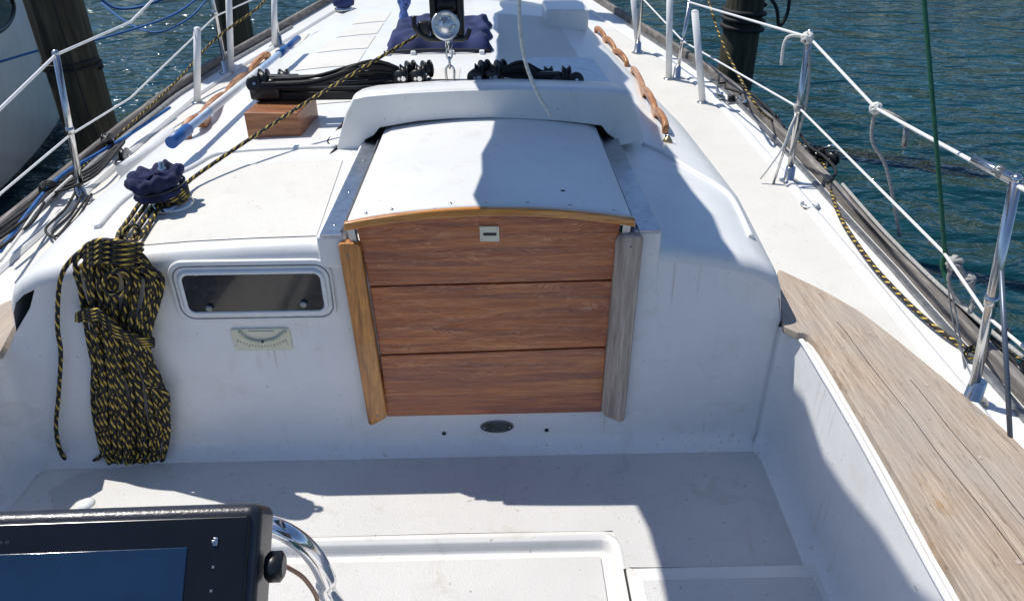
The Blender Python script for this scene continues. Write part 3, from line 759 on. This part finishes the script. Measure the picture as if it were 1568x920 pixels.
def knot(c,r,mat,parent,n=4):
    for k in range(n):
        a=Vector((rnd.uniform(-1,1),rnd.uniform(-1,1),rnd.uniform(-1,1))).normalized(); u=a.orthogonal().normalized(); v=a.cross(u)
        tube("turn",[Vector(c)+a*rnd.uniform(-.4,.4)*r+(u*math.cos(i*1.047)+v*math.sin(i*1.047))*r for i in range(6)],.0048,mat,parent,closed=True,sm=4)
g=E("white_lanyard"); knot(kn,.015,WROPE,g,8); tube("tail",[kn,kn+Vector((.012,0,-.10)),P(1358,260,y=2.22),P(1378,362,y=2.2)],.006,GROPE,g); tube("tail",[kn,P(1370,178,y=2.2),P(1388,195,y=2.2),P(1386,226,y=2.2)],.0065,GROPE,g)
cyl("snap",P(1388,196,y=2.2),P(1384,224,y=2.2),.008,DALU,g,10)
g=E("white_lanyard"); knot(at(A,.97)+Vector((-.01,-.01,0)),.018,WROPE,g,8); tube("tail",[at(A,.97),P(1205,58,y=2.74),P(1196,100,y=2.74)],.0055,WROPE,g); tube("tail",[at(A,.95),at(A,.7)+Vector((.015,-.02,0)),at(A,.45)+Vector((.012,-.02,0)),at(A,.2)+Vector((-.015,-.02,0))],.0055,GROPE,g); knot(at(A,.52),.015,GROPE,g,6)
tube("tail",[at(A,.5),at(A,.4)+Vector((-.03,-.02,0)),at(A,.25)+Vector((-.05,-.02,0)),A[0]+Vector((-.12,-.02,.02))],.004,WROPE,g)
g=E("white_lanyard"); knot(P(1462,402,y=1.6),.016,GROPE,g,6); knot(P(1482,428,y=1.58),.014,GROPE,g,5); tube("tail",[P(1462,402,y=1.6),P(1490,440,y=1.57),P(1485,480,y=1.55)],.006,GROPE,g)
tube("tail",[P(1462,402,y=1.6),P(1452,430,y=1.6),P(1468,462,y=1.58),P(1494,470,y=1.55)],.005,GROPE,g)
g=E("turnbuckle"); cyl("body",kn2+Vector((-.03,.05,.01)),kn2+Vector((.03,-.05,-.01)),.009,STEEL,g); knot(kn2,.010,DALU,g,3)
tube("wire_stay",[P(1446,388,y=1.62),P(1462,470,y=1.6),P(1478,570,y=1.5),P(1482,612,y=1.42)],.0025,DALU,g)
tube("wire_stay",[P(1452,380,y=1.62),P(1452,440,y=1.6),P(1466,520,y=1.55),P(1500,600,y=1.42)],.002,DALU,g)
g=E("blue_grey_strut"); cyl("strut",P(1533,414,y=1.3),P(1548,690,y=1.12),.005,simple("strut_blue",(.12,.15,.2),.4,.5),g)
g=E("green_flag_halyard"); tube("line",[P(1406,-120,y=1.75),P(1415,0,y=1.72),P(1432,200,y=1.66),P(1447,388,y=1.62)],.0052,GRN,g)
tube("tail",[P(1447,388,y=1.62),P(1443,410,y=1.62),P(1452,432,y=1.6)],.006,GRN,g)
g=E("starboard_jib_sheet")
sp=[PS(a,b,fdeck,.018) for a,b in((1262,250),(1272,290),(1288,335),(1328,395),(1372,445),(1426,496),(1484,536),(1545,562),(1600,590))]
tube("sheet",sp,.0068,YROPE,g)
sp=[P(1082,-10,y=3.9),P(1100,50,y=3.6),P(1128,110,y=3.4),P(1160,165,y=3.1),PS(1190,190,fdeck,.02),PS(1230,225,fdeck,.02),PS(1262,250,fdeck,.02)]
tube("sheet_lead",sp,.006,YROPE,g)
tube("sheet_tail",[PS(a,b,fdeck,.018) for a,b in((1545,562),(1530,540),(1500,548),(1478,545),(1490,530),(1530,530),(1580,560))],.0055,YROPE,g)
g=E("genoa_lead_block"); q=PS(1255,236,fdeck,.03); block("b",q,.034,g); block("b",q+Vector((.03,-.05,-.005)),.030,g,BLK,Vector((1,.6,0)))
block("b",q+Vector((-.03,.06,0)),.024,g,DALU,Vector((.6,1,.2)))
knot(q+Vector((-.02,.03,-.01)),.024,KROPE,g,8); box("car",q-Vector((.03,.06,.035)),q+Vector((.03,.06,-.02)),DALU,g,.006)
cyl("shackle_pin",q+Vector((0,0,.02)),q+Vector((.03,-.04,.05)),.006,STEEL,g)
for px,py,s in((1185,182,.022),(1560,572,.028),(1120,150,.016),(1535,512,.018)):
    g=E("deck_block"); q=PS(px,py,fdeck,.025); block("b",q,s,g); box("base",q-Vector((.02,.03,.026)),q+Vector((.02,.03,-.016)),DALU,g,.004)
for px,py in((1240,315),):
    g=E("deck_fill_cap"); q=PS(px,py,fdeck,.005); lathe("ring",q,[(.034,0),(.034,.005),(.028,.006),(.027,.003),(.001,.0035)],ALU,g,24); box("slot",q+Vector((-.012,-.002,.0035)),q+Vector((.012,.002,.006)),DARKGAP,g,0)
for px,py in((1135,162),(1100,150)):
    g=E("chock"); q=PS(px,py,fdeck); box("base",q+Vector((-.025,-.04,0)),q+Vector((.025,.04,.015)),STEEL,g,.005); tube("horn",[q+Vector((0,-.05,.035)),q+Vector((0,0,.022)),q+Vector((0,.05,.035))],.008,STEEL,g)
g=E("mooring_line"); 
for k,(pts,m_) in enumerate((([(1100,128),(1130,130),(1180,170),(1215,215),(1250,245)],KROPE),([(1280,285),(1330,345),(1400,412),(1470,470),(1560,560)],KROPE),([(1110,135),(1150,150),(1200,195)],KROPE),([(1225,205),(1240,225),(1262,240),(1280,262),(1268,280)],KROPE),([(1290,282),(1350,350),(1420,420),(1500,492),(1568,548)],GROPE))):
    tube("line",[PS(a,b,fdeck,.03+.008*k) for a,b in pts],.006,m_,g)
g=E("port_jib_sheet"); tube("sheet",[P(420,-20,z=-.55),P(395,12,z=-.6),P(330,60,z=-.75),P(270,125,z=-.88),P(200,190,z=-.95),PS(160,228,fdeck,.02),PS(120,262,fdeck,.02)],.006,YROPE,g)
g=E("blue_mooring_line"); tube("line",[PS(a,b,fdeck,.05) for a,b in((0,385),(40,330),(90,272),(150,235),(200,205),(260,165))],.007,BROPE,g)
tube("line2",[PS(a,b,fdeck,.07) for a,b in((0,400),(30,360),(60,318),(110,270))],.005,WROPE,g)
g=E("black_mooring_line")
for k in range(4):
    tube("line",[PS(a,b+5*k,fdeck,.04+.01*k) for a,b in((0,335+10*k),(50,300+8*k),(75,285),(110,272),(150,250),(190,215-4*k))],.0055,KROPE,g)
knot(PS(75,290,fdeck,.05),.03,KROPE,g,6); knot(PS(165,220,fdeck,.06),.02,KROPE,g,5)
for k in range(3): tube("loop",[PS(a+10*k,b+6*k,fdeck,.03) for a,b in((120,285),(100,320),(70,350),(85,362),(110,335),(135,300))],.0045,KROPE,g)
g=E("deck_block"); q=PS(190,238,fdeck,.03); block("b",q,.032,g,DALU); box("base",q+Vector((-.03,-.05,-.03)),q+Vector((.03,.05,-.01)),DALU,g,.006)
g=E("fender_tube"); cyl("tube",PS(188,262,fdeck,.05),PS(265,205,fdeck,.05),.028,WHP,g,20)
g=E("deck_block"); q=PS(165,215,fdeck,.06); block("b",q,.03,g,BLK)
# ================================================================= PLOTTER + PEDESTAL
g=E("chartplotter")
ex=Vector((1,.01,.012)).normalized(); nrm=Vector((.05,-.66,.74)).normalized(); ex=(ex-nrm*ex.dot(nrm)).normalized(); up=nrm.cross(ex)
if up.z<0: up=-up
tr=ray(399,768)*.62
def LP(a,b,c): return tr+ex*a+up*b+nrm*c
def lbox(nm,a0,a1,b0,b1,c0,c1,mat,bevel,seg=3):
    V=[LP(a,b,c) for a in(a0,a1) for b in(b0,b1) for c in(c0,c1)]
    return mk(nm,V,[(0,1,3,2),(4,6,7,5),(0,4,5,1),(2,3,7,6),(0,2,6,4),(1,5,7,3)],mat,g,bevel=bevel,seg=seg)
lbox("housing",-.300,0,-.190,0,-.055,0,HOUS,.010,5)
lbox("bezel",-.294,-.007,-.182,-.010,-.01,.003,BEZ,.003)
lbox("screen",-.285,-.055,-.170,-.034,.0,.0042,SCREEN,.001)
lbox("button_a",-.035,-.031,-.034,-.027,.0,.005,STEEL,.001)
lbox("button_b",-.036,-.032,-.032,-.029,.0,.0055,STEEL,.001)
for b in(-.05,-.068,-.086): lbox("key_mark",-.0345,-.0325,b-.001,b+.001,.0,.0036,DALU,0)
for k,a in enumerate((-.236,-.228,-.221,-.215,-.209,-.204,-.199)): lbox("legend",a,a+.0035,-.0262,-.0238,.0,.0034,HOUS,0)
lathe("side_knob",LP(.002,-.052,-.025),[(.010,0),(.013,.003),(.013,.012),(.009,.015)],BLK,g,20,ex)
lbox("bracket",-.25,-.02,-.22,-.18,-.09,-.04,BLK,.01)
g2=E("steering_pedestal"); pc=Vector((-.40,.56,0))
lathe("column",(pc.x,pc.y,-1.84),[(.13,0),(.12,.02),(.085,.08),(.075,.9),(.085,1.02),(.08,1.06)],WHP,g2,32)
g=E("pedestal_guard")
gp=[Vector((-.62,.72,-1.84)),Vector((-.62,.72,-1.0)),P(60,850,y=.72),P(160,822,y=.72),P(300,808,y=.72),P(370,803,y=.72),P(415,806,y=.71),P(450,822,y=.70),P(480,850,y=.70),P(500,886,y=.70),P(513,925,y=.70)]+[Vector((-.125,.70,-1.2)),Vector((-.125,.70,-1.84))]
tube("tube",gp,.0130,simple("chrome_tube",(.75,.75,.76),.10,1,.03),g,sm=10,sides=24)
g=E("instrument_cable"); tube("cable",[P(400,850,y=.62),P(440,868,y=.62),P(470,890,y=.63),P(488,930,y=.64),P(480,1000,y=.64)],.0028,simple("red_tan_cable",(.45,.22,.14),.5),g)
g=E("cockpit_vent"); q=P(133,772,z=-1.41); lathe("dome",q,[(.022,0),(.020,.005),(.012,.010),(.001,.012)],WHP,g,24)
g=E("cockpit_fasteners")
for a,b in((1214,770),(1236,792),(1265,905)): ball("stud",P(a,b,z=-1.405),.004,DALU,g,(1,1,.5))
# ================================================================= SURROUNDINGS
me=bpy.data.meshes.new("water"); me.from_pydata([(-900,-900,-2.15),(900,-900,-2.15),(900,900,-2.15),(-900,900,-2.15)],[],[(0,1,2,3)]); me.materials.append(WATER)
S.collection.objects.link(bpy.data.objects.new("water",me))
TR=simple("added_foliage",(.045,.075,.028),.9,0,.6,.35)  # unseen treeline, added to hide the bright horizon from the water's reflections
V=[];F=[];r2=random.Random(3)
for i in range(5200):
    a=r2.uniform(0,2*math.pi); R_=r2.uniform(105,125); hmax=9+3.5*math.sin(a*9)+2.5*math.sin(a*23+1)
    c=Vector((R_*math.cos(a),R_*math.sin(a),-2+hmax*r2.random()**.8)); s=r2.uniform(1.0,2.4)
    u=Vector((r2.uniform(-1,1),r2.uniform(-1,1),r2.uniform(-1,1))).normalized(); w_=u.orthogonal().normalized(); k=len(V)
    for j in range(5):
        an=j*1.2566; V.append(c+(u*math.cos(an)+w_*math.sin(an))*s*r2.uniform(.6,1.1))
    F.append((k,k+1,k+2,k+3,k+4))
sheet("added_treeline",V,F,TR,None,False)
n=96; V=[]
for rr,z in((98,-2.4),(102,-1.7),(130,-.8),(420,0)):
    for k in range(n): a=2*math.pi*k/n; V.append(((rr+4*math.sin(a*5))*math.cos(a),(rr+4*math.sin(a*5))*math.sin(a),z))
sheet("shore_ground",V,gridF(4,n,True),simple("grass_bank",(.07,.085,.04),.9,0,.4,.5),None)
def piling(x,y,r,h=1.4):
    g=E("wood_piling"); V=[];n=28;Z=[-3+.15*i for i in range(int((h+3)/.15))]
    for z in Z:
        for k in range(n):
            a=2*math.pi*k/n; rr=r*(1+.025*math.sin(3*a+z)+.02*math.sin(9*a+z*2)+rnd.uniform(-.012,.012))
            V.append((x+rr*math.cos(a),y+rr*math.sin(a),z))
    mk("post",V,gridF(len(Z),n,True)+[tuple((len(Z)-1)*n+k for k in range(n))],PILE,g,smooth=True); return g
g=piling(-2.60,4.72,.155); tube("line_turn",[(-2.6+.165*math.cos(i*.6),4.72+.165*math.sin(i*.6),-1.05+.003*i) for i in range(22)],.008,KROPE,g,sm=3)
tube("cable",[(-2.52,4.55,.9),(-2.50,4.55,-1.0),(-2.47,4.53,-1.5),(-2.46,4.5,-2.2)],.006,KROPE,g)
piling(-2.58,7.8,.16)
g=piling(2.12,6.6,.155)
tube("line_turn",[(2.12+.17*math.cos(i*.6),6.6+.17*math.sin(i*.6),-1.0-.006*i) for i in range(34)],.02,KROPE,g,sm=3)
tube("hanging_line",[P(1165,-20,y=6.3),P(1188,10,y=6.3),P(1193,40,y=6.3),P(1206,20,y=6.3),P(1210,-20,y=6.3)],.014,KROPE,g)
g=E("dock_line")
tube("line",[P(150,-5,z=-1.0),P(175,12,z=-1.1),P(210,12,z=-1.1),P(258,-4,z=-1.0)],.012,BROPE,g)
tube("line",[P(155,5,z=-1.2),P(195,35,z=-1.3),P(240,50,z=-1.3),P(290,28,z=-1.2),P(320,-5,z=-1.1)],.008,BROPE,g)
tube("line",[P(0,95,z=-1.1),P(70,75,z=-1.1),P(115,70,z=-1.1),P(250,30,z=-1.0),P(300,0,z=-.9)],.008,BROPE,g)
# neighbouring boat
g=E("moored_sailboat"); V=[]
Yn=[-2+.3*i for i in range(32)]
prof=[(-2.5,.45),(-2.15,.66),(-1.9,.78),(-1.5,.90),(-1.1,.965),(-.7,1.0),(-.35,1.01),(-.30,1.01)]
def nhb(y): return 1.60*max(.0,1-max(0,(y-3.2)/5.2)**2.0)+.02
NX=-4.72
for y in Yn:
    hb=nhb(y)
    for z,f in prof: V.append((NX+hb*f*1.02,y,z))
    for z,f in reversed(prof): V.append((NX-hb*f,y,z))
def hullmat():
    m,N,L,B=nt("hull_paint"); tc=N.new('ShaderNodeTexCoord'); sx=N.new('ShaderNodeSeparateXYZ'); L.new(tc.outputs['Object'],sx.inputs[0])
    mr=N.new('ShaderNodeMapRange'); mr.inputs[1].default_value=-2.6; mr.inputs[2].default_value=-.2; L.new(sx.outputs[2],mr.inputs[0])
    r=ramp(N,L,mr.outputs[0],[(0,(.02,.03,.05)),(.22,(.02,.03,.05)),(.225,(.68,.70,.72)),(1,(.80,.81,.81))])
    r2=mixc(N,L,ramp(N,L,noise(N,L,coords(N,L,(2,2,.6)),4,5),[(.4,(0,0,0)),(.8,(.3,.3,.3))]),r,(.42,.43,.40))
    L.new(r2,B.inputs['Base Color']); B.inputs['Roughness'].default_value=.25; return m
mk("hull",V,gridF(len(Yn),16,True),hullmat(),g,smooth=True)
tube("rub_rail",[(NX+1.04*nhb(y),y,-.36) for y in Yn[:-3]],.03,W_TOE,g,sm=0)
def hp(y,z):
    f=interp(prof,z); return Vector((NX+nhb(y)*f*1.02+.012,y,z))
pv=[hp(5.35+.42*math.cos(a*.3927),-.82+.11*math.sin(a*.3927)) for a in range(16)]
sheet("hull_portlight",pv,[tuple(range(16))],GLASS,g,False); tube("portlight_rim",pv,.014,BLK,g,closed=True,sm=2)
# ================================================================= LIGHT
sd_=Vector((-.52,.28,1)).normalized()
L_=bpy.data.lights.new("sun",'SUN'); L_.energy=4.7; L_.angle=math.radians(.5); L_.color=(1,.955,.88)
lo=bpy.data.objects.new("sun",L_); S.collection.objects.link(lo); lo.rotation_euler=(-sd_).to_track_quat('-Z','Y').to_euler(); lo.location=(-5,3,10)
W=bpy.data.worlds.new("World"); S.world=W; W.use_nodes=True
N=W.node_tree.nodes; bg=N["Background"]; sk=N.new('ShaderNodeTexSky'); sk.sky_type='NISHITA'; sk.sun_disc=False
sk.sun_elevation=math.asin(sd_.z); sk.sun_rotation=math.atan2(sd_.x,sd_.y); sk.air_density=1.0; sk.dust_density=.3; sk.ozone_density=1.2
mx=N.new('ShaderNodeMix'); mx.data_type='RGBA'; mx.blend_type='MULTIPLY'; mx.inputs[0].default_value=1; mx.inputs[7].default_value=(.84,.94,1.08,1)
W.node_tree.links.new(sk.outputs[0],mx.inputs[6]); W.node_tree.links.new(mx.outputs[2],bg.inputs[0]); bg.inputs[1].default_value=.115
S.view_settings.view_transform='Standard'; S.view_settings.look='None'; S.view_settings.exposure=0
